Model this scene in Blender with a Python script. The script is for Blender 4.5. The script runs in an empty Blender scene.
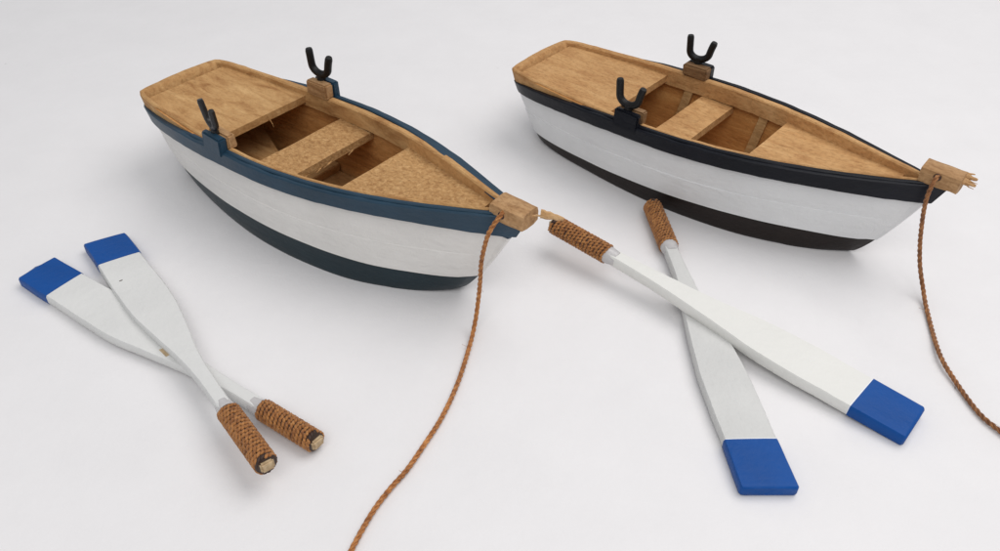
import bpy, bmesh, math, random
from mathutils import Vector, Matrix, noise
# all modelling is done in centimetres; one scene unit is ten centimetres
S = 0.1
C = bpy.context.scene.collection
random.seed(7)

# ------------------------------------------------------------------ materials
def new_mat(name):
    m = bpy.data.materials.new(name); m.use_nodes = True
    nt = m.node_tree; b = nt.nodes['Principled BSDF']
    return m, nt, b
def N(nt, typ, **kw):
    n = nt.nodes.new(typ)
    for k, v in kw.items():
        if k in n.inputs: n.inputs[k].default_value = v
        else: setattr(n, k, v)
    return n
def coords(nt, scale=(1, 1, 1), kind='Object'):
    tc = nt.nodes.new('ShaderNodeTexCoord'); mp = nt.nodes.new('ShaderNodeMapping')
    nt.links.new(tc.outputs[kind], mp.inputs['Vector']); mp.inputs['Scale'].default_value = scale
    return mp.outputs['Vector']
def tex(nt, vec, scale, detail=4, rough=.6, dist=0):
    n = nt.nodes.new('ShaderNodeTexNoise'); n.inputs['Scale'].default_value = scale
    n.inputs['Detail'].default_value = detail; n.inputs['Roughness'].default_value = rough
    n.inputs['Distortion'].default_value = dist
    nt.links.new(vec, n.inputs['Vector']); return n.outputs['Fac']
def ramp(nt, fac, stops):
    r = nt.nodes.new('ShaderNodeValToRGB'); e = r.color_ramp.elements
    e[0].position, e[0].color = stops[0][0], (*stops[0][1], 1)
    e[1].position, e[1].color = stops[-1][0], (*stops[-1][1], 1)
    for p, c in stops[1:-1]:
        x = e.new(p); x.color = (*c, 1)
    nt.links.new(fac, r.inputs['Fac']); return r.outputs['Color']
def mix(nt, fac, a, b, mode='MIX'):
    m = nt.nodes.new('ShaderNodeMix'); m.data_type = 'RGBA'; m.blend_type = mode
    if isinstance(fac, (int, float)): m.inputs['Factor'].default_value = fac
    else: nt.links.new(fac, m.inputs['Factor'])
    for i, v in ((6, a), (7, b)):
        if isinstance(v, tuple): m.inputs[i].default_value = (*v, 1)
        else: nt.links.new(v, m.inputs[i])
    return m.outputs[2]
def bump(nt, b, h, strength, dist, prev=None):
    n = nt.nodes.new('ShaderNodeBump'); n.inputs['Strength'].default_value = strength
    n.inputs['Distance'].default_value = dist
    nt.links.new(h, n.inputs['Height'])
    if prev: nt.links.new(prev, n.inputs['Normal'])
    nt.links.new(n.outputs['Normal'], b.inputs['Normal']); return n.outputs['Normal']

def wood(name, dark, mid, light, grain=(3, 22, 22), speck=.35, rough=.72, bs=.5):
    m, nt, b = new_mat(name)
    g = tex(nt, coords(nt, grain), 2.2, 6, .65, .6)
    base = ramp(nt, g, [(.32, dark), (.5, mid), (.70, light)])
    f = tex(nt, coords(nt, (1.0, 1.8, 1.8)), 52, 4, .7)
    fl = ramp(nt, f, [(.36, (.52, .45, .38)), (.52, (1, 1, 1)), (.72, (1.18, 1.2, 1.22))])
    c1 = mix(nt, speck, base, mix(nt, 1.0, base, fl, 'MULTIPLY'))
    blot = ramp(nt, tex(nt, coords(nt), 1.7, 3, .6), [(.3, (.86, .82, .78)), (.7, (1.08, 1.08, 1.08))])
    c2 = mix(nt, 1.0, c1, blot, 'MULTIPLY')
    nt.links.new(c2, b.inputs['Base Color']); b.inputs['Roughness'].default_value = rough
    b.inputs['Specular IOR Level'].default_value = .3
    p = bump(nt, b, f, bs, .006)
    bump(nt, b, g, bs * .6, .012, p)
    return m
def paint(name, col, rough=.45, var=.12, wear=None, bs=.35, spec=.5, brush=(1.5, 12, 12)):
    m, nt, b = new_mat(name)
    f = tex(nt, coords(nt), 5, 5, .6)
    c = ramp(nt, f, [(.3, tuple(x * (1 - var) for x in col)), (.7, tuple(min(1, x * (1 + var)) for x in col))])
    if wear:
        w = tex(nt, coords(nt), 16, 6, .75)
        k = ramp(nt, w, [(wear[1], (0, 0, 0)), (wear[1] + .03, (1, 1, 1))])
        c = mix(nt, k, c, wear[0])
    nt.links.new(c, b.inputs['Base Color'])
    rr = nt.nodes.new('ShaderNodeMapRange'); rr.inputs['To Min'].default_value = rough - .1; rr.inputs['To Max'].default_value = rough + .14
    nt.links.new(f, rr.inputs['Value']); nt.links.new(rr.outputs[0], b.inputs['Roughness'])
    b.inputs['Specular IOR Level'].default_value = spec
    br = tex(nt, coords(nt, brush), 3.2, 4, .6)
    p = bump(nt, b, br, bs, .006)
    bump(nt, b, tex(nt, coords(nt), 48, 3, .6), bs * .8, .0035, p)
    return m

M = {}
M['woodA'] = wood('sanded_basswood', (.34, .165, .056), (.50, .285, .115), (.62, .39, .175), grain=(2.5, 9, 9), speck=.3)
M['woodAg'] = wood('open_grain_basswood', (.36, .182, .066), (.50, .285, .115), (.64, .40, .185), grain=(26, 32, 32), speck=.4, bs=.9)
M['woodB'] = wood('honey_wood', (.42, .215, .082), (.52, .295, .122), (.60, .365, .165), grain=(3, 11, 11), speck=.45, bs=.45)
M['innerA'] = wood('stained_inner_wood', (.36, .155, .045), (.55, .265, .085), (.68, .37, .14), grain=(1.5, 6, 9))
M['innerB'] = wood('stained_inner_wood_warm', (.38, .17, .048), (.52, .25, .078), (.60, .32, .11), grain=(1.5, 4, 14), speck=.2)
M['ribB'] = wood('pale_rib_wood', (.38, .22, .09), (.47, .29, .125), (.56, .36, .17))
M['stemwood'] = wood('pale_brown_block_wood', (.30, .16, .066), (.42, .245, .115), (.52, .33, .17), grain=(2, 14, 14), speck=.5)
M['darkblock'] = wood('weathered_brown_block_wood', (.13, .068, .03), (.22, .125, .058), (.32, .19, .095))
M['endwood'] = wood('oar_core_wood', (.42, .30, .17), (.55, .42, .26), (.66, .53, .35))
M['splint'] = wood('raw_split_wood', (.44, .24, .1), (.6, .37, .18), (.72, .5, .28), bs=.9)
M['whiteA'] = paint('warm_white_hull_paint', (.73, .71, .68), .52, .05, wear=((.52, .48, .42), .72), bs=.9)
M['whiteB'] = paint('cool_white_hull_paint', (.70, .70, .70), .48, .045, wear=((.50, .49, .48), .74), bs=.8)
M['blueA'] = paint('slate_blue_paint', (.014, .042, .072), .40, .2, wear=((.07, .12, .16), .76), bs=.35, spec=.35)
M['botA'] = paint('dark_teal_bottom_paint', (.007, .020, .028), .38, .2, bs=.3, spec=.35)
M['railB'] = paint('blue_black_rail_paint', (.005, .006, .010), .34, .25, wear=((.20, .10, .05), .745), bs=.35, spec=.2)
M['botB'] = paint('brown_black_bottom_paint', (.012, .007, .0055), .40, .25, bs=.3, spec=.3)
M['oarwhite'] = paint('chalky_white_oar_paint', (.67, .67, .655), .62, .03, wear=((.40, .40, .39), .77), bs=.75, brush=(2, 4, 4))
M['oarwarm'] = paint('warm_white_oar_paint', (.74, .735, .70), .55, .02, bs=.6, brush=(2, 4, 4))
M['oargrey'] = paint('grainy_grey_white_oar_paint', (.60, .60, .585), .68, .05, wear=((.36, .36, .35), .70), bs=1.0, brush=(2, 4, 4))
M['line'] = paint('bright_white_primer', (.86, .87, .88), .45, .01, bs=.2)
M['oarblue'] = paint('royal_blue_oar_paint', (.005, .068, .28), .38, .10, wear=((.04, .13, .36), .78), bs=.5, spec=.16, brush=(2, 4, 4))
M['iron'] = paint('black_metal', (.006, .0055, .0055), .45, .3, bs=.08, spec=.3)
M['ironworn'] = paint('worn_black_metal', (.012, .011, .011), .34, .4, wear=((.25, .21, .18), .66), bs=.5)
M['darkend'] = paint('dark_glue', (.035, .018, .01), .35, .3)

def twine(name, a, b_, c):
    m, nt, b = new_mat(name)
    f = tex(nt, coords(nt, (1, 1, 1)), 60, 4, .7)
    g = tex(nt, coords(nt), 6, 2, .5)
    col = ramp(nt, f, [(.3, a), (.5, b_), (.72, c)])
    col = mix(nt, 1.0, col, ramp(nt, g, [(.3, (.75, .72, .7)), (.7, (1.1, 1.1, 1.1))]), 'MULTIPLY')
    nt.links.new(col, b.inputs['Base Color']); b.inputs['Roughness'].default_value = .55
    b.inputs['Specular IOR Level'].default_value = .35
    b.inputs['Sheen Weight'].default_value = .15
    bump(nt, b, f, .5, .003)
    return m
M['twine'] = twine('waxed_brown_twine', (.17, .056, .012), (.37, .15, .036), (.56, .27, .08))
M['rope'] = twine('copper_brown_cord', (.19, .062, .012), (.41, .155, .036), (.64, .31, .10))
M['rope_dark'] = twine('dark_brown_cord', (.12, .043, .011), (.27, .105, .030), (.46, .21, .07))
M['under'] = paint('dark_binding', (.045, .017, .008), .6, .3)
def glue():
    m, nt, b = new_mat('clear_glue')
    b.inputs['Base Color'].default_value = (.72, .70, .70, 1); b.inputs['Roughness'].default_value = .2
    b.inputs['Transmission Weight'].default_value = .35; b.inputs['IOR'].default_value = 1.45
    bump(nt, b, tex(nt, coords(nt), 14, 3, .6), .6, .01)
    return m
M['glue'] = glue()
def table():
    m, nt, b = new_mat('white_paper')
    v = coords(nt, (1, 1, 1))
    f = tex(nt, v, .35, 3, .5); g = tex(nt, v, 3.5, 5, .65); h = tex(nt, v, 30, 3, .6)
    c = ramp(nt, f, [(.3, (.77, .758, .762)), (.7, (.795, .782, .786))])
    c = mix(nt, 1.0, c, ramp(nt, g, [(.3, (.975, .975, .975)), (.7, (1.01, 1.01, 1.01))]), 'MULTIPLY')
    vo = nt.nodes.new('ShaderNodeTexVoronoi'); vo.inputs['Scale'].default_value = 2.0; vo.voronoi_dimensions = '2D'
    nt.links.new(v, vo.inputs['Vector'])
    k = ramp(nt, vo.outputs['Distance'], [(.008, (1, 1, 1)), (.014, (0, 0, 0))])
    sel = nt.nodes.new('ShaderNodeSeparateColor'); nt.links.new(vo.outputs['Color'], sel.inputs['Color'])
    pick = ramp(nt, sel.outputs[0], [(.955, (0, 0, 0)), (.96, (1, 1, 1))])
    kk = mix(nt, 1.0, k, pick, 'MULTIPLY')
    c = mix(nt, kk, c, (.42, .38, .35))
    nt.links.new(c, b.inputs['Base Color']); b.inputs['Roughness'].default_value = .62
    b.inputs['Specular IOR Level'].default_value = .35
    p = bump(nt, b, g, .25, .012)
    bump(nt, b, h, .22, .004, p)
    return m
M['table'] = table()

# ------------------------------------------------------------------ mesh helpers
def finish(bm, name, mats, parent=None, angle=38, flat=False, merge=True):
    if merge: bmesh.ops.remove_doubles(bm, verts=bm.verts, dist=.0008)
    bad = [f for f in bm.faces if f.calc_area() < 1e-8]
    if bad: bmesh.ops.delete(bm, geom=bad, context='FACES')
    bmesh.ops.recalc_face_normals(bm, faces=bm.faces)
    for f in bm.faces: f.smooth = not flat
    if not flat:
        for e in bm.edges:
            if len(e.link_faces) != 2 or e.calc_face_angle(0) > math.radians(angle): e.smooth = False
    for v in bm.verts: v.co *= S
    me = bpy.data.meshes.new(name); bm.to_mesh(me); bm.free()
    if not isinstance(mats, (list, tuple)): mats = [mats]
    for m in mats: me.materials.append(m)
    o = bpy.data.objects.new(name, me); C.objects.link(o)
    if parent: o.parent = parent
    return o
def empty(name, loc, rotz, label, cat, group=None, rot=None):
    o = bpy.data.objects.new(name, None); C.objects.link(o); o.empty_display_size = .05
    o.location = Vector(loc) * S; o.rotation_euler = rot if rot else (0, 0, rotz)
    o['label'] = label; o['category'] = cat
    if group: o['group'] = group
    return o
def strip(bm, rings, closed_ring=True, closed_profile=True, mat=0, matf=None):
    """rings: list of lists of points (same length). faces between consecutive rings."""
    vs = [[bm.verts.new(p) for p in r] for r in rings]
    n = len(rings); k = len(rings[0])
    for i in range(n if closed_ring else n - 1):
        a, b = vs[i], vs[(i + 1) % n]
        for j in range(k if closed_profile else k - 1):
            q = [a[j], a[(j + 1) % k], b[(j + 1) % k], b[j]]
            try: f = bm.faces.new(q)
            except ValueError: continue
            f.material_index = matf(i, j) if matf else mat
    if not closed_ring and closed_profile:
        for r in (vs[0], vs[-1]):
            try: f = bm.faces.new(r); f.material_index = mat
            except ValueError: pass
    return vs
def box(bm, c, size, rot=None, bev=.03, mat=0, jitter=0):
    r = bmesh.ops.create_cube(bm, size=1)
    vs = r['verts']
    for v in vs:
        v.co = Vector((v.co.x * size[0], v.co.y * size[1], v.co.z * size[2]))
        if jitter: v.co += Vector([random.uniform(-jitter, jitter) for _ in range(3)])
    es = list({e for v in vs for e in v.link_edges})
    out = bmesh.ops.bevel(bm, geom=vs + es, offset=bev, segments=2, affect='EDGES')
    allv = {v for f in out['faces'] for v in f.verts} | {v for v in vs if v.is_valid}
    R = rot if rot else Matrix.Identity(3)
    for v in allv: v.co = R @ v.co + Vector(c)
    for f in {f for v in allv for f in v.link_faces}: f.material_index = mat
    return allv
def catmull(pts, step):
    pts = [Vector(p) for p in pts]
    P = [pts[0] * 2 - pts[1]] + pts + [pts[-1] * 2 - pts[-2]]
    out = []
    for i in range(1, len(P) - 2):
        n = max(2, int((P[i + 1] - P[i]).length / step))
        for j in range(n):
            t = j / n
            a, b, c, d = P[i - 1], P[i], P[i + 1], P[i + 2]
            out.append(.5 * ((2 * b) + (c - a) * t + (2 * a - 5 * b + 4 * c - d) * t * t + (3 * b - a - 3 * c + d) * t ** 3))
    out.append(pts[-1]); return out
def tube(bm, pts, rad, sides=8, mat=0, sx=1, up=Vector((0, 0, 1)), caps=True):
    pts = [Vector(p) for p in pts]; rings = []
    t = (pts[1] - pts[0]).normalized(); u = t.cross(up)
    if u.length < .1: u = t.cross(Vector((1, 0, 0)))
    u.normalize()
    for i, p in enumerate(pts):
        t = (pts[min(i + 1, len(pts) - 1)] - pts[max(i - 1, 0)]).normalized()
        u = (u - t * u.dot(t)).normalized(); w = t.cross(u)
        r = rad(i / (len(pts) - 1)) if callable(rad) else rad
        rings.append([p + u * math.cos(2 * math.pi * k / sides) * r * sx + w * math.sin(2 * math.pi * k / sides) * r for k in range(sides)])
    strip(bm, rings, closed_ring=False, mat=mat)
def interp(keys, x):
    """monotone-ish cubic through (x, y) keys"""
    if x <= keys[0][0]: return keys[0][1]
    if x >= keys[-1][0]: return keys[-1][1]
    for i in range(len(keys) - 1):
        if x <= keys[i + 1][0]:
            x0, y0 = keys[i]; x1, y1 = keys[i + 1]; h = x1 - x0; t = (x - x0) / h
            d = (y1 - y0) / h
            dl = (y0 - keys[i - 1][1]) / (x0 - keys[i - 1][0]) if i > 0 else d
            dr = (keys[i + 2][1] - y1) / (keys[i + 2][0] - x1) if i + 2 < len(keys) else d
            m0 = 0 if dl * d < 0 else (dl + d) / 2; m1 = 0 if dr * d < 0 else (dr + d) / 2
            if i == 0: m0 = d
            if i + 2 >= len(keys): m1 = d
            t2, t3 = t * t, t ** 3
            return (2 * t3 - 3 * t2 + 1) * y0 + (t3 - 2 * t2 + t) * h * m0 + (-2 * t3 + 3 * t2) * y1 + (t3 - t2) * h * m1
# ------------------------------------------------------------------ rowing boat
NS, NT = 56, 11          # stations per side, points across the transom
SS = [0, .012, .03, .05] + [.05 + .95 * (i / (NS - 4)) for i in range(1, NS - 3)]
SS = SS[:-1] + [.985, 1.0] if SS[-1] > .999 else SS + [1.0]
SS = sorted(set(round(s, 5) for s in SS))

class Hull:
    def __init__(h, wt, wb, zs, zk, band, foot, L, x0=1.15, rk=1.0, aft=.2):
        h.wt, h.wb, h.zsk, h.zkk, h.bk, h.foot, h.L, h.xs0, h.rk, h.aft = wt, wb, zs, zk, band, foot, L, x0, rk, aft
        # index of the loop: near side stern -> bow, far side bow -> stern, across the transom
        h.loop = [(-1, s) for s in SS] + [(1, s) for s in reversed(SS[:-1])] + [(0, 1 - 2 * (j + 1) / (NT + 1)) for j in range(NT)]
        n = len(h.loop); top = [h.raw(i, 1.0) for i in range(n)]
        h.nrm = []
        for i in range(n):
            a, b = top[i - 1], top[(i + 1) % n]
            t = Vector((b[0] - a[0], b[1] - a[1])); t.normalize(); nn = Vector((t.y, -t.x))
            e1 = Vector((top[i][0] - a[0], top[i][1] - a[1])).normalized(); k = 1 / max(.7, nn.dot(Vector((e1.y, -e1.x))))
            h.nrm.append(nn * k)
    def zs(h, s): return interp(h.zsk, s)
    def zk(h, s): return interp(h.zkk, s)
    def x0(h, t): return h.xs0 * (1 - t) - h.aft * t
    def x1(h, t): return h.foot + (h.L - h.foot) * max(t, 0) ** h.rk
    def w(h, s, t):
        a, b = interp(h.wt, s), interp(h.wb, s)
        return b + (a - b) * (1 - (1 - min(t, 1)) ** 1.7)
    def raw(h, i, t):
        sd, s = h.loop[i]
        if sd == 0:
            y = s * h.w(0, t); return (h.x0(t) - .16 * (1 - (y / h.w(.03, t)) ** 2), y)
        x = h.x0(t) + s * (h.x1(t) - h.x0(t)); return (x, sd * h.w(s, t))
    def st(h, i): return 0 if h.loop[i][0] == 0 else h.loop[i][1]
    def P(h, i, z, off=0):
        """point on the skin at height z, pushed outward by off"""
        s = h.st(i); t = (z - h.zk(s)) / (h.zs(s) - h.zk(s)); t = max(0, min(t, 1.2))
        x, y = h.raw(i, min(t, 1.0)); n = h.nrm[i]
        X, Y = x + n.x * off, y + n.y * off
        sd = h.loop[i][0]
        if off < 0 and sd != 0 and Y * sd < .0: Y = 0.0; X = min(X, h.x1(min(t, 1)) + 2.2 * off)
        return Vector((X, Y, z))
    def half(h, x, z):
        """half width of the skin at length x and height z"""
        s = 0.5
        for _ in range(8):
            t = max(0, min(1, (z - h.zk(s)) / (h.zs(s) - h.zk(s)))); s = max(0, min(1, (x - h.x0(t)) / (h.x1(t) - h.x0(t))))
        return h.w(s, t)
    def n(h): return len(h.loop)

def sweep(h, name, mats, parent, fout, fin, ztop, zbot, bev=.04, matf=None, rng=None, wob=0):
    """solid ring following the hull; fout, fin, ztop, zbot are functions of the station and side"""
    bm = bmesh.new(); rings = []
    idx = rng if rng else range(h.n())
    for i in idx:
        s = h.st(i); sd = h.loop[i][0]; o, n_, zt, zb = fout(s, sd), fin(s, sd), ztop(s, sd), zbot(s, sd)
        j = wob * noise.noise(Vector((i * .45, wob * 100, 3))) if wob else 0
        j2 = wob * noise.noise(Vector((i * .7, 9, 5))) if wob else 0
        b = min(bev, abs(o - n_) * .4)
        rings.append([h.P(i, zb + j2, n_), h.P(i, zb + j2, o - b), h.P(i, zb + b + j2, o), h.P(i, (zb + zt) / 2, o + j * .3), h.P(i, zt - b + j, o), h.P(i, zt + j, o - b),
                      h.P(i, zt + j, n_ + b), h.P(i, zt - b + j, n_), h.P(i, (zb + zt) / 2, n_)])
    strip(bm, rings, closed_ring=rng is None, matf=matf)
    return finish(bm, name, mats, parent, angle=30)

def plate(h, name, mat, parent, xa, xb, ztop, thick, inset=.17, nx=22, ny=8, edge=0, frays=None, seed=1):
    """a board cut to the inside of the hull between lengths xa and xb"""
    rnd = random.Random(seed); bm = bmesh.new(); top, bot = [], []
    for i in range(nx + 1):
        x = xa + (xb - xa) * i / nx; z = ztop(x)
        w = max(.02, h.half(x, z) - inset); w2 = max(.02, h.half(x, z - thick) - inset)
        rt, rb = [], []
        for j in range(ny + 1):
            v = -1 + 2 * j / ny
            dx = edge * noise.noise(Vector((v * 4, seed, 0))) if i in (0, nx) else 0
            dz = .018 * noise.noise(Vector((x * .8, v * 2, seed)))
            rt.append((x + dx, w * v, z + dz)); rb.append((x + dx * 1.6, w2 * v, z - thick))
        top.append(rt); bot.append(rb)
    # ring of profile: top row then bottom row reversed, with a small bevel
    rings = []
    for a, b in zip(top, bot): rings.append(a + b[::-1])
    strip(bm, rings, closed_ring=False)
    es = [e for e in bm.edges if len(e.link_faces) == 2 and e.calc_face_angle(0) > 1.0]
    bmesh.ops.bevel(bm, geom=es, offset=.035, segments=2, affect='EDGES')
    if frays:
        for (x, y, z, dx, dy, dz, r) in frays:
            p = Vector((x, y, z)); d = Vector((dx, dy, dz))
            tube(bm, [p, p + d * .35 + Vector((.02, .01, 0)), p + d * .7 + Vector((-.01, .03, 0)), p + d], lambda t: r * (1 - .85 * t) + .004, 5)
    return finish(bm, name, mat, parent, angle=45)

def u_lock(parent, pos, rotz, tilt, mat, spread=.42, hgt=.94, rad=.15, lean=0):
    """black metal U on a short pin"""
    bm = bmesh.new()
    pts = []
    lean_l, r0 = .10, spread
    pts.append((-r0 - .05, 0, hgt + .12)); pts.append((-r0 - .02, 0, hgt * .74))
    for k in range(9):
        a = math.pi + math.pi * k / 8
        pts.append((r0 * math.cos(a), 0, r0 * .98 + .05 + r0 * .85 * math.sin(a)))
    pts.append((r0 + .05, 0, hgt * .72)); pts.append((r0 + .13, 0, hgt * 1.0))
    path = catmull(pts, .08)
    tube(bm, path, lambda t: rad * (1 if .03 < t < .97 else .82), 12, up=Vector((0, 1, 0)), sx=1.0)
    r = bmesh.ops.create_cone(bm, cap_ends=True, segments=12, radius1=rad * 1.25, radius2=rad * 1.0, depth=.34)
    for v in r['verts']: v.co.z += .02
    R = Matrix.Rotation(rotz, 3, 'Z') @ Matrix.Rotation(tilt, 3, 'X') @ Matrix.Rotation(lean, 3, 'Y')
    for v in bm.verts: v.co = R @ v.co + Vector(pos)
    return finish(bm, 'oarlock', mat, parent, angle=50, merge=False)

def build_boat(loc, rot, label, p):
    root = empty('model_rowing_boat', loc, rot, label, 'model boat', 'model rowing boats')
    h = Hull(p['wt'], p['wb'], p['zs'], p['zk'], p['band'], p['foot'], p['L'], rk=p['rk'], aft=p['aft'])
    n = h.n(); band = lambda s: interp(p['band'], s)
    rail_lo = lambda s: h.zs(s) - interp(p['rail_h'], s); rail_hi = lambda s: h.zs(s) - interp(p['rail_dip'], s)
    TH = .15
    # white planking: outer skin, top edge and dark inner skin in one closed shell
    FR = [0, .12, .24, .36, .372, .5, .62, .70, .712, .8, .9, 1.0]; OF = [1, .85, .7, .55, 0, .2, .1, 0, .9, .7, .4, .2]; lv = len(FR) - 1
    bm = bmesh.new(); rings = []
    for i in range(n):
        s = h.st(i); zb, zt = band(s), h.zs(s) - .02
        r = []
        for k in range(lv + 1):
            z = zb + (zt - zb) * FR[k]
            r.append(h.P(i, z, p['lap'] * OF[k] * (1 if s < .97 else .3) + .012 * noise.noise(Vector((i * .2, k, 2)))))
        for k in range(lv + 1):
            z = zt - (zt - zb) * (1 - FR[lv - k]); r.append(h.P(i, z, -TH))
        rings.append(r)
    def mf(i, j):
        s = h.st(i); z = band(s) + (h.zs(s) - band(s)) * FR[min(j, lv)]
        return 1 if j >= lv else (2 if z > rail_hi(s) - .3 else 0)
    strip(bm, rings, matf=mf)
    finish(bm, 'hull_planking', [p['white'], p['inner'], p['wood']], root, angle=18)
    # painted bottom: rounded bilge, flat underside, floor inside
    bm = bmesh.new(); rings = []
    for i in range(n):
        s = h.st(i); zk, zb = h.zk(s), band(s) - .004; r = []
        for f, o in ((0, -.16), (.05, -.06), (.16, -.01), (.4, .012), (.7, .014), (1, .014)):
            r.append(h.P(i, zk + (zb - zk) * f, o * p['bilge'] * (1 if s < .85 else .3)))
        r.append(h.P(i, zb, -TH)); r.append(h.P(i, zk + .12, -TH - .12))
        rings.append(r)
    vs = strip(bm, rings, closed_profile=False, matf=lambda i, j: 1 if j >= 6 else 0)
    m = len(SS)
    for k, mi in ((0, 0), (len(rings[0]) - 1, 1)):          # close underside and floor
        for a in range(m - 1):
            b = 2 * m - 2 - a
            q = [vs[a][k], vs[a + 1][k], vs[b - 1][k] if b - 1 >= m - 1 else vs[m - 1][k], vs[b % n][k]]
            q = list(dict.fromkeys(q))
            if len(q) > 2:
                try: bm.faces.new(q).material_index = mi
                except ValueError: pass
        q = [vs[0][k]] + [vs[2 * m - 2][k]] + [vs[i][k] for i in range(2 * m - 1, n)]
        q = list(dict.fromkeys(q))
        try: bm.faces.new(q).material_index = mi
        except ValueError: pass
    finish(bm, 'painted_bottom', [p['bottom'], p['inner']], root, angle=40)
    # painted rail outside, wooden strip inside and across the transom
    side = [i for i in range(n) if h.loop[i][0] != 0]
    rt = lambda s: interp(p['rail_t'], s)
    sweep(h, 'rub_rail', p['rail'], root, lambda s, sd: rt(s), lambda s, sd: -.02, lambda s, sd: rail_hi(s), lambda s, sd: rail_lo(s), rng=side, wob=.03)
    # second, narrower moulding that gives the rail its stepped top
    sweep(h, 'rail_cap', p['rail'], root, lambda s, sd: rt(s) * .48, lambda s, sd: interp(p['cap_in'], s) if sd > 0 else -.06,
          lambda s, sd: h.zs(s) + .05 - interp(p['rail_dip'], s) * 1.25, lambda s, sd: rail_hi(s) - .03, rng=[i for i in side if h.st(i) > p['cap_from']], wob=.02)
    iw = lambda s: interp(p['inw'], s)
    sweep(h, 'inwale', p['wood'], root, lambda s, sd: -.065 if (sd != 0 and s > .1) else -.0, lambda s, sd: -iw(s) * (1 if sd > 0 else .72) if sd != 0 else -.34,
          lambda s, sd: h.zs(s) + .07 + (p['crown'] if sd == 0 else 0), lambda s, sd: h.zs(s) - (.62 if sd != 0 else .5), wob=.03, bev=.05)
    # boards
    plate(h, 'stern_seat', p['wood'], root, .22, p['deck_x'], lambda x: p['deck_z'], .30, edge=.05, seed=3, frays=p.get('deck_fray'))
    plate(h, 'thwart', p['wood2'], root, p['th'][0], p['th'][1], lambda x: p['th'][2], .30, nx=10, edge=.06, seed=5, frays=p.get('th_fray'))
    plate(h, 'bow_deck', p['wood2'], root, p['bd'][0], p['bd'][1], lambda x: p['bd'][2] + (p['bd'][3] - p['bd'][2]) * ((x - p['bd'][0]) / (p['bd'][1] - p['bd'][0])) ** 1.5, .26, inset=.2, edge=.05, seed=9)
    # floor boards: four planks lengthwise
    for k, (xa, xb) in enumerate(p['floor']):
        bm = bmesh.new(); nb = 4
        for q in range(nb):
            rings = []
            for a in range(9):
                x = xa + (xb - xa) * a / 8; w = h.half(x, .45) - .3
                y0, y1 = -w + 2 * w * q / nb + .02, -w + 2 * w * (q + 1) / nb - .02; z = .36 + .02 * ((q * 7) % 3)
                rings.append([(x, y0, z), (x, y1, z), (x, y1, z - .12), (x, y0, z - .12)])
            strip(bm, rings, closed_ring=False)
        finish(bm, 'floor_board', p['floor_mat'], root)
    # ribs
    for x in p['ribs']:
        for sd in (-1, 1):
            bm = bmesh.new(); rings = []
            for k in range(9):
                z = .4 + (h.zs(x / h.L) - .55 - .4) * k / 8; w = h.half(x, z) - TH; xx = x + .25 * (k / 8 - .5) * p['rib_rake']
                rings.append([(xx - .19, sd * w, z), (xx + .19, sd * w, z), (xx + .19, sd * (w - .16), z), (xx - .19, sd * (w - .16), z)])
            strip(bm, rings, closed_ring=False)
            finish(bm, 'rib', p['rib_mat'], root)
    for x, hh in p['frames']:
        bm = bmesh.new(); w = h.half(x, .6) - .25
        box(bm, (x, 0, .36 + hh / 2), (.35, 2 * w, hh), bev=.03)
        finish(bm, 'floor_frame', p['floor_mat'], root)
    if p.get('lower_board'):
        bm = bmesh.new(); rings = []
        for x in (1.9, 2.6, 3.5, 4.5, 5.5, 6.4):
            w = h.half(x, 1.2) - .2; y1 = min(w, 1.6 - .44 * (x - 2.6))
            rings.append([(x, -w, 1.3), (x, y1, 1.3), (x, y1, 1.16), (x, -w + .03, 1.16)])
        strip(bm, rings, closed_ring=False); finish(bm, 'lower_board', p['wood'], root)
    # stem post between the rails and the block on top of it
    zb = h.zs(1)
    bm = bmesh.new(); rings = []
    z_s = band(1) + .02
    for z in [z_s + (zb - .05 - z_s) * k / 12 for k in range(13)]:
        t = (z - h.zk(1)) / (zb - h.zk(1)); x = h.x1(t); a = .05 + .10 * t
        rings.append([(x - .5, -a, z), (x, -a * .8, z), (x + .05, 0, z), (x, a * .8, z), (x - .5, a, z)])
    def sm(i, j):
        z = z_s + (zb - .05 - z_s) * (i + .5) / 12
        return 0 if z < band(1) else (2 if z > rail_lo(1) else 1)
    strip(bm, rings, closed_ring=False, matf=sm)
    finish(bm, 'stem_post', [p['bottom'], p['white'], p['rail']], root)
    bx, by, bz, bl, bw, bh, bp = p['block']
    bm = bmesh.new(); rings = []
    for k in range(7):
        x = -bl / 2 + bl * k / 6; r = []
        prof = [(-.5, 0), (-.51, .28), (-.5, .66), (-.45, .88), (-.3, .98), (0, 1.01), (.3, .99), (.45, .9), (.5, .6), (.48, 0), (.2, -.04), (-.2, -.04)]
        for u, v in prof:
            lo = p['rag'] * noise.noise(Vector((x * 3, u * 3, 1))) if v < .1 else 0
            r.append((x + .05 * noise.noise(Vector((u * 2, v * 2, k // 6 * 5))), u * bw * (1 - .06 * k / 6), v * bh + lo + .02 * noise.noise(Vector((x * 2, u * 3, v * 3)))))
        rings.append(r)
    strip(bm, rings, closed_ring=False)
    R = Matrix.Rotation(-bp, 3, 'Y')
    for v in bm.verts: v.co = R @ v.co + Vector((bx, by, bz))
    blk = finish(bm, 'stem_block', p['blockmat'], root, angle=35)
    # dark hole for the rope
    bm = bmesh.new(); r = bmesh.ops.create_uvsphere(bm, u_segments=12, v_segments=8, radius=1)
    for v in bm.verts: v.co = Vector((v.co.x * .13, v.co.y * .03, v.co.z * .13)) + Vector(p['hole'])
    finish(bm, 'rope_hole', M['under'], blk)
    bm = bmesh.new()
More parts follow.
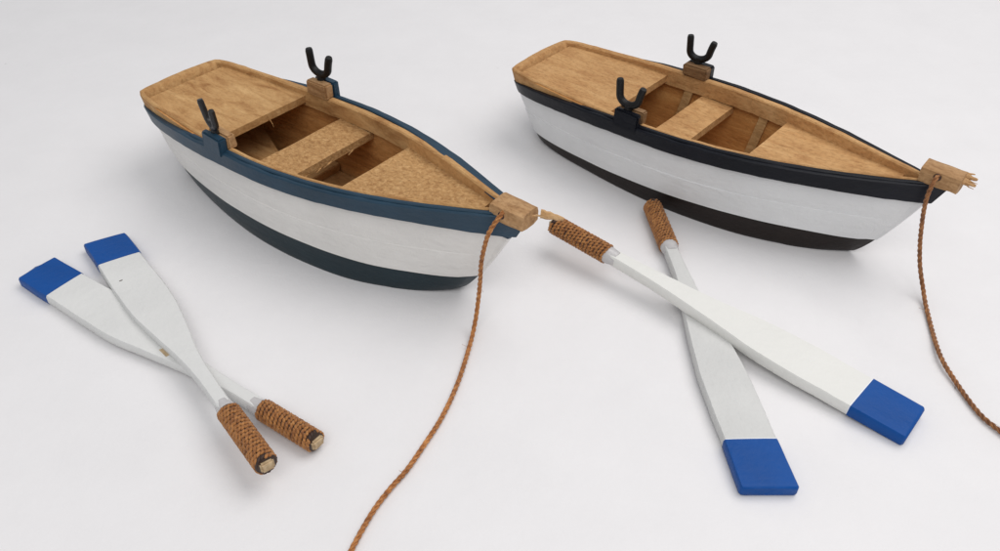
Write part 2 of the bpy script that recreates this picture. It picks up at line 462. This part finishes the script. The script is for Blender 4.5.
    for (a, b, r) in p['splints']:
        a, b = Vector(a), Vector(b); mid = (a + b) / 2 + Vector((0, .03, .04))
        tube(bm, [a.lerp(b, q / 7) + Vector([.035 * noise.noise(a * 3 + Vector((q, k_, 0))) for k_ in range(3)]) for q in range(8)], lambda t: r * (1 - .6 * t ** 1.5) * (1 + .25 * noise.noise(Vector((t * 6, r * 50, 0)))), 7, sx=.7)
    finish(bm, 'splinter', M['splint'], blk, angle=60)
    # oarlock blocks, wood inside and painted outside, with the black U on each
    for sd, rz, tl, ln, mt, rd in p['locks']:
        x = p['lock_x']; zc = h.zs(x / h.L); w = h.half(x, zc)
        a = math.atan2(h.half(x + 1, zc) - h.half(x - 1, zc), 2) * sd
        bm = bmesh.new()
        R = Matrix.Rotation(a, 3, 'Z')
        up = p['lock_up'] * (1 if sd > 0 else .5)
        def bx_(cy, sy, cz, sz, sx, mat):
            box(bm, (x, sd * cy, cz + up * .5), (sx, sy * (1 if sd > 0 else .85), sz + up * .5), R, .06, mat, .03)
        bx_(w - .25, .44, zc + .26, .50, 1.08, 0)
        bx_(w + .13, .36, zc + .16, .70, 1.1, 1)
        blkL = finish(bm, 'oarlock_block', [p['lockwood'], p['rail']], root, angle=50, merge=False)
        u_lock(blkL, (x - .1, sd * (w - .04), zc + .56 + up), rz, tl, mt, lean=ln, rad=rd)
    return root, h

A = dict(
    wt=[(0, 1.84), (.012, 1.97), (.03, 2.06), (.15, 2.38), (.33, 2.60), (.48, 2.58), (.62, 2.26), (.75, 1.66), (.87, .90), (.95, .36), (1, 0)],
    wb=[(0, 1.50), (.03, 1.66), (.25, 2.36), (.455, 2.62), (.6, 2.50), (.75, 2.10), (.875, 1.36), (.957, .66), (.985, .30), (1, 0)],
    zs=[(0, 3.42), (.33, 3.52), (.6, 3.74), (.85, 4.12), (1, 4.42)],
    zk=[(0, .06), (.2, 0.0), (.9, 0.0), (1, .12)],
    band=[(0, .80), (.25, .90), (.5, 1.0), (.8, 1.0), (1, 1.05)],
    foot=14.95, L=17.6, lap=.05, rk=.82, aft=.32, bilge=.45,
    rail_h=[(0, .98), (.25, .64), (.5, .54), (.75, .60), (.9, .82), (1, 1.05)], rail_dip=[(0, .42), (.12, .25), (.28, .03), (1, .02)],
    rail_t=[(0, .07), (.06, .16), (.3, .26), (.9, .22), (1, .13)], cap_in=[(0, -.06), (.6, -.08), (.75, -.24), (1, -.3)], cap_from=.2,
    inw=[(0, .26), (.3, .34), (.7, .34), (.9, .28), (1, .2)], crown=.0,
    deck_x=4.85, deck_z=3.32, th=(6.8, 8.5, 2.95), bd=(10.85, 16.0, 3.38, 4.05),
    floor=[(1.4, 14.2)], ribs=[10.6], frames=[(9.3, .5), (6.2, .35)], rib_rake=1,
    block=(17.15, 0, 4.1, 1.25, .9, .55, .0), rag=.05, hole=(16.98, -.44, 4.36),
    splints=[((17.95, .28, 4.5), (18.7, .48, 4.5), .16), ((17.6, .05, 4.35), (18.1, .3, 4.46), .05)],
    lock_up=.2, lock_x=5.72, locks=[(1, .1, .0, .0, M['iron'], .15), (-1, -.26, .1, -.12, M['ironworn'], .12)],
    white=M['whiteA'], inner=M['innerA'], wood=M['woodA'], wood2=M['woodAg'], bottom=M['botA'], rail=M['blueA'],
    floor_mat=M['woodA'], rib_mat=M['innerA'], blockmat=M['stemwood'], lockwood=M['stemwood'],
    th_fray=[(8.46, y, 2.67, dx, dy, dz, r) for y, dx, dy, dz, r in
             ((-1.0, .04, -.35, -.12, .05), (-.3, .06, -.3, -.10, .045), (.2, .05, -.45, -.08, .05),
              (1.3, .05, -.3, -.12, .05))],
    lower_board=True, deck_fray=[(4.85, .35, 3.1, .10, .08, -.38, .022)])
B = dict(A)
B.update(
    wb=[(0, 1.40), (.03, 1.60), (.25, 2.10), (.45, 2.28), (.6, 2.15), (.75, 1.76), (.913, .84), (.96, .42), (1, 0)],
    zs=[(0, 3.20), (.33, 3.32), (.6, 3.48), (.85, 3.75), (1, 3.98)],
    zk=[(0, .06), (.2, 0.0), (.85, 0.0), (1, .05)],
    band=[(0, .54), (.25, .66), (.5, .85), (.8, .98), (1, .92)],
    foot=15.0, L=17.2, lap=.07, rk=.78, aft=.17, bilge=.4,
    rail_h=[(0, .92), (.25, .60), (.5, .54), (.75, .60), (1, .90)], rail_dip=[(0, .45), (.12, .22), (.28, .03), (1, .02)],
    cap_in=[(0, -.06), (1, -.1)],
    deck_x=5.05, deck_z=3.10, th=(6.8, 8.25, 2.72), bd=(10.75, 15.8, 3.12, 3.66),
    ribs=[5.95, 9.5], frames=[(3.5, .3)], rib_rake=1.6,
    block=(17.0, .1, 3.92, 1.28, .82, .58, .0), rag=.08, hole=(16.93, -.315, 4.3),
    splints=[((17.5, .28, 4.36), (17.98, .4, 4.30), .12), ((17.5, .18, 4.26), (18.02, .3, 4.12), .12), ((17.5, .1, 4.2), (17.92, .2, 4.16), .10), ((17.5, .38, 4.42), (17.86, .46, 4.42), .05), ((17.5, .22, 4.3), (18.05, .3, 4.22), .03), ((17.5, .1, 4.2), (18.0, .28, 4.0), .03)],
    lock_up=.08, lock_x=6.3, locks=[(1, .25, .0, .0, M['iron'], .145), (-1, .06, .0, .0, M['iron'], .145)],
    lockwood=M['darkblock'], white=M['whiteB'], inner=M['innerB'], wood=M['woodB'], wood2=M['woodB'], bottom=M['botB'], rail=M['railB'],
    floor_mat=M['innerB'], rib_mat=M['ribB'], lower_board=False, th_fray=[(6.9, -1.9, 2.72, -.1, .05, .25, .03)], deck_fray=None)
build_boat((-13.103, 32.664, 0), -.663, 'white wooden model rowing boat with slate blue rail, frayed middle seat and dark teal bottom', A)
build_boat((1.734, 35.576, 0), -.702, 'white wooden model rowing boat with near-black rail, smooth honey wood seats and brown-black bottom', B)

# ------------------------------------------------------------------ ropes
def rope(pts, label, mat):
    path = catmull(pts, .045); bm = bmesh.new()
    T0 = (path[1] - path[0]).normalized(); u = T0.cross(Vector((0, 1, 0))).normalized(); fr = []; d = 0
    for i, p in enumerate(path):
        t = (path[min(i + 1, len(path) - 1)] - path[max(i - 1, 0)]).normalized()
        u = (u - t * u.dot(t)).normalized(); w = t.cross(u)
        if i: d += (p - path[i - 1]).length
        fr.append((p, u.copy(), w, d))
    for k in range(3):
        tube(bm, [p + (u * math.cos(2 * math.pi * (d / .6 + k / 3)) + w * math.sin(2 * math.pi * (d / .6 + k / 3))) * .042 for p, u, w, d in fr],
             .039, 8)
    rnd = random.Random(3)          # stray fibres
    for _ in range(4):
        p, u, w, d = rnd.choice(fr); a = rnd.uniform(0, 6.28); o = (u * math.cos(a) + w * math.sin(a))
        tube(bm, [p + o * .1, p + o * .18 + Vector((rnd.uniform(-.1, .1), rnd.uniform(-.1, .1), 0)), p + o * .2 + Vector((rnd.uniform(-.2, .2), rnd.uniform(-.2, .2), .02))], .005, 4)
    for v in bm.verts: v.co.z = max(v.co.z, .002)
    o = finish(bm, 'mooring_rope', mat, angle=80, merge=False)
    o['label'] = label; o['category'] = 'rope'; o['group'] = 'twisted brown mooring ropes'
    return o
rope([(.32, 22.08, 4.58), (0.1, 21.88, 4.5), (-0.11, 21.73, 4.3), (-0.36, 21.66, 3.85), (-0.51, 21.67, 3.25), (-0.61, 21.68, 2.6), (-0.65, 21.74, 1.8), (-0.72, 21.66, 1.0), (-0.81, 21.33, 0.4), (-0.96, 20.51, 0.13), (-1.28, 18.82, 0.12), (-1.69, 17.42, 0.12), (-2.15, 16.34, 0.12), (-2.57, 15.44, 0.12), (-2.98, 14.78, 0.12), (-3.38, 13.99, 0.12), (-3.77, 12.88, 0.12), (-4.05, 11.85, 0.12)],
     'twisted brown cord from the bow of the blue-railed boat to the bottom edge', M['rope'])
rope([(14.725, 24.72, 4.38), (14.466, 24.414, 4.35), (14.31, 24.27, 4.18), (14.28, 24.26, 3.7), (14.33, 24.27, 3.2), (14.43, 24.24, 2.6), (14.56, 24.1, 1.8), (14.73, 23.88, 1.0), (14.83, 23.34, 0.4), (14.74, 22.49, 0.13), (14.37, 20.44, 0.12), (14.38, 19.22, 0.12), (14.57, 17.85, 0.12), (14.91, 17.11, 0.12), (15.65, 15.86, 0.12)],
     'twisted brown cord from the bow of the black-railed boat to the right edge', M['rope_dark'])

# ------------------------------------------------------------------ oars
def build_oar(tip, end, label, prof, thick, hs, hr, skew=0, tipskew=0, seed=1, roll=0, ragged=0, patch=None, stitch=1, nick=None, white='oarwhite', line=False):
    tip, end = Vector(tip), Vector(end); d = end - tip; L = d.length
    pitch = math.atan2(d.z, math.hypot(d.x, d.y)); yaw = math.atan2(d.y, d.x)
    root = empty('model_oar', tip, 0, label, 'oar', 'painted model oars', rot=(roll, -pitch, yaw))
    rnd = random.Random(seed)
    bx = 1.7
    def section(x, grow=0, sk=0):
        e = max(0, 1 - x / .09) if x < .09 else 0
        w = interp(prof, x) + grow - .07 * e * e; t = interp(thick, x) + grow - .05 * e * e; c = min(.06, t * .4)
        w *= 1 + .015 * noise.noise(Vector((x * 1.3, seed, 0)))
        cx = .03 * noise.noise(Vector((x * .5, seed, 4)))
        jt = lambda a, b: .011 * noise.noise(Vector((x * 9, a * 5 + b * 9, seed))) if x > bx + .05 else 0
        y = lambda v: v + cx
        pts = [(-w, -t + c), (-w, t - c), (-w + c * .7, t), (-w * .5, t + .01), (0, t + .012), (w * .5, t + .01), (w - c * .7, t), (w, t - c), (w, -t + c), (w - c * .7, -t), (0, -t), (-w + c * .7, -t)]
        return [(x + sk * a + (ragged * noise.noise(Vector((a * 6, b * 5, seed))) if x < .03 else 0), y(a) + jt(a, b), b + jt(b, a) * .6) for a, b in pts]
    def solid(name, xs, mat, grow=0, skf=lambda x: 0, matf=None):
        bm = bmesh.new(); strip(bm, [section(x, grow, skf(x)) for x in xs], closed_ring=False, matf=matf)
        return finish(bm, name, mat, root, angle=42)
    rng = lambda a, b, n: [a + (b - a) * i / n for i in range(n + 1)]
    solid('blade_tip', [0, .015, .035, .06, .09] + rng(.14, bx, 6), M['oarblue'], .014, lambda x: tipskew + (skew - tipskew) * x / bx)
    solid('blade', [bx - .03, bx + .032] + rng(bx + .08, 7.5, 60), [M[white], M['line']], 0, lambda x: skew * max(0, 1 - (x - bx) / 2), matf=lambda i, j: 1 if line and i == 0 else 0)
    solid('shaft', rng(7.5, hs + .1, 34), M[white])
    # lump of clear glue where the binding starts
    bm = bmesh.new(); rings = []
    for k in range(7):
        x = hs - .38 + .48 * k / 6; r = interp(prof, x) * .95 + .05 + (hr - .27) * (k / 6) ** 1.3
        r = min(r, hr - .02)
        rings.append([(x, r * math.cos(a) * (1 + .06 * noise.noise(Vector((k, a, seed)))), .92 * r * math.sin(a) * (1 + .06 * noise.noise(Vector((a, k, seed))))) for a in [2 * math.pi * q / 20 for q in range(20)]])
    strip(bm, rings, closed_ring=False); finish(bm, 'glue_collar', M['glue'], root, angle=60)
    # woven twine grip: rows of slanted stitches over a dark core
    bm = bmesh.new(); hl = L - hs
    rows = int(hl / .145); around = 17
    rings = [[(hs + hl * k / 6, hr * .88 * math.cos(a), hr * .86 * math.sin(a)) for a in [2 * math.pi * q / 20 for q in range(20)]] for k in range(7)]
    strip(bm, rings, closed_ring=False, mat=1)
    for i in range(rows):
        for j in range(around):
            ang = 2 * math.pi * (j + .5 * (i % 2) + i * .1) / around; x = hs + .09 + (hl - .18) * i / (rows - 1) + rnd.uniform(-.015, .015) + .03 * math.sin(ang * 2 + seed)
            s0 = bmesh.ops.create_uvsphere(bm, u_segments=7, v_segments=5, radius=1)['verts']
            sl = .95 * stitch + rnd.uniform(-.1, .1); k_ = 1 + rnd.uniform(-.1, .1)
            R = Matrix.Rotation(sl, 3, 'Z')
            dark = i >= rows - 1 and noise.noise(Vector((ang * 1.5, i * .4, seed))) > .12
            for v in s0:
                q = R @ Vector((v.co.x * .112 * k_, v.co.y * (.054 + rnd.uniform(-.006, .008)), v.co.z * .05))
                th = ang + q.y / hr; rr = hr * .93 + q.z
                v.co = Vector((x + q.x, rr * math.cos(th), rr * math.sin(th) * .97))
            if dark:
                for f in {f for v in s0 for f in v.link_faces}: f.material_index = 2
    grip = finish(bm, 'twine_grip', [M['twine'], M['under'], M['under']], root, angle=80, merge=False)
    bm = bmesh.new()
    rings = [[(L - .14 + .15 * k / 3, (hr - .005 - .08 * (k == 3)) * math.cos(a) * (1 + .07 * noise.noise(Vector((a, k, seed)))), (hr - .01 - .08 * (k == 3)) * math.sin(a)) for a in [2 * math.pi * q / 18 for q in range(18)]] for k in range(4)]
    strip(bm, rings, closed_ring=False); finish(bm, 'dark_end_ring', M['darkend'], root, angle=40)
    bm = bmesh.new(); box(bm, (L - .2, 0, .02), (.62, hr * 1.25, hr * .95), bev=.05, jitter=.02)
    finish(bm, 'wooden_core', M['endwood'], root, angle=40)
    if patch:
        x, y, a, b = patch; t = interp(thick, x) + .016
        bm = bmesh.new(); q = [(x - a, y - b * .6, t), (x + a * .7, y - b, t), (x + a, y + b * .5, t), (x - a * .4, y + b, t)]
        strip(bm, [q, [(p_[0], p_[1], p_[2] - .02) for p_ in q]], closed_ring=False)
        finish(bm, 'bare_wood_patch', M['endwood'], root)
    if nick:
        for (x, y) in nick:
            bm = bmesh.new(); bmesh.ops.create_uvsphere(bm, u_segments=8, v_segments=5, radius=1)
            for v in bm.verts: v.co = Vector((x + v.co.x * .035, y + v.co.y * .075, interp(thick, x) + .004 + v.co.z * .012))
            finish(bm, 'paint_nick', M['darkend'], root)
    return root
narrow = [(0, .73), (1.7, .75), (5.2, .74), (6.5, .58), (8.2, .33), (9.4, .24), (14, .24)]
long_ = [(0, .78), (1.7, .80), (3.5, .83), (5.2, .76), (6.8, .54), (8.5, .37), (10, .27), (11, .24), (14, .24)]
flatb = [(0, .80), (1.7, .78), (4.5, .76), (6, .62), (7.5, .42), (9, .29), (10.5, .24), (14, .24)]
th = [(0, .18), (5, .19), (8, .17), (10.5, .20), (14, .22)]
th2 = [(0, .20), (4, .21), (7, .21), (9, .21), (14, .21)]
build_oar([-16.542, 23.998, 0.2], [-5.22, 16.19, 0.38], 'small blue-tipped white oar under its twin, bare tan chip on its blade',
          narrow, th, 11.52, .325, skew=-.05, tipskew=-.02, seed=2, ragged=.22, patch=(7.35, -.12, .26, .18), stitch=1)
build_oar([-14.745, 25.745, 0.2], [-6.27, 14.90, 0.96], 'small blue-tipped white oar on top of another, pale square end on its grip',
          narrow, th, 11.2, .33, skew=.1, tipskew=.15, seed=5, stitch=1, nick=[(3.1, -.38)])
build_oar([12.35, 17.156, 0.2], [1.967, 25.921, 1.12], 'long blue-tipped white oar lying on top, its grip raised below the blue-railed bow',
          long_, th2, 11.15, .36, skew=.05, seed=8, stitch=-1, white='oarwarm', line=True)
build_oar([7.502, 14.761, 0.2], [5.95, 28.181, 0.42], 'blue-tipped white oar lying underneath, its grip against the black-railed boat',
          flatb, th, 10.9, .355, skew=.08, tipskew=.1, seed=11, stitch=1, white='oargrey', line=True)

# ------------------------------------------------------------------ table
bm = bmesh.new(); nx, ny = 150, 150
def tz(x, y):
    # faint soft crease running away from the right-hand rope, and a very slight waviness
    a, b = Vector((10.5, 24.5)), Vector((16.5, 17.5)); d = (b - a); t = max(0, min(1, ((x - a.x) * d.x + (y - a.y) * d.y) / d.length_squared))
    q = a + d * t; r = math.hypot(x - q.x, y - q.y)
    return -.16 * math.exp(-(r / .5) ** 2) * math.sin(math.pi * min(1, t + .15))
for ring_ in (1,):
    xs = [-400, -200, -100, -60] + [-40 + 80 * i / nx for i in range(nx + 1)] + [60, 100, 200, 400]
    ys = [-100, -40, -10] + [5 + 60 * i / ny for i in range(ny + 1)] + [80, 120, 200, 400, 700]
    V = [[bm.verts.new((x, y, tz(x, y))) for x in xs] for y in ys]
    for j in range(len(ys) - 1):
        for i in range(len(xs) - 1): bm.faces.new((V[j][i], V[j][i + 1], V[j + 1][i + 1], V[j + 1][i]))
t = finish(bm, 'tabletop', M['table'], angle=80, merge=False); t['kind'] = 'structure'

# ------------------------------------------------------------------ light
sc = bpy.context.scene
w = bpy.data.worlds.new('World'); sc.world = w; w.use_nodes = True
w.node_tree.nodes['Background'].inputs['Color'].default_value = (.94, .965, 1.0, 1)
w.node_tree.nodes['Background'].inputs['Strength'].default_value = .47
def area(name, loc, target, size, power, col):
    l = bpy.data.lights.new(name, 'AREA'); l.shape = 'RECTANGLE'; l.size, l.size_y = size[0] * S, size[1] * S; l.energy = power; l.color = col
    o = bpy.data.objects.new(name, l); C.objects.link(o); o.location = Vector(loc) * S
    o.rotation_euler = (Vector(target) * S - o.location).to_track_quat('-Z', 'Y').to_euler(); return o
area('window_light', (46, 42, 95), (0, 25, 0), (90, 75), 600, (1.0, .965, .95))

area('room_light', (-5, -45, 95), (0, 25, 0), (80, 60), 430, (1.0, .98, .965))

# ------------------------------------------------------------------ camera
cam = bpy.data.cameras.new('Camera'); co = bpy.data.objects.new('Camera', cam); C.objects.link(co); sc.camera = co
p, roll = math.radians(39.496), math.radians(-.6234)
F = Vector((0, math.cos(p), -math.sin(p))); U = Vector((0, math.sin(p), math.cos(p))); Rr = Vector((1, 0, 0))
right = Rr * math.cos(roll) - U * math.sin(roll); up = Rr * math.sin(roll) + U * math.cos(roll)
m = Matrix((right, up, -F)).transposed().to_4x4(); m.translation = Vector((0, 0, 20)) * S
co.matrix_world = m
cam.sensor_width = 36; cam.lens = 869.56 / 1000 * 36; cam.clip_start = .01; cam.clip_end = 500
cam.dof.use_dof = True; cam.dof.focus_distance = 2.9; cam.dof.aperture_fstop = 11
sc.view_settings.view_transform = 'Standard'; sc.view_settings.look = 'None'; sc.view_settings.exposure = 0; sc.view_settings.gamma = 1
sc.render.engine = 'CYCLES'
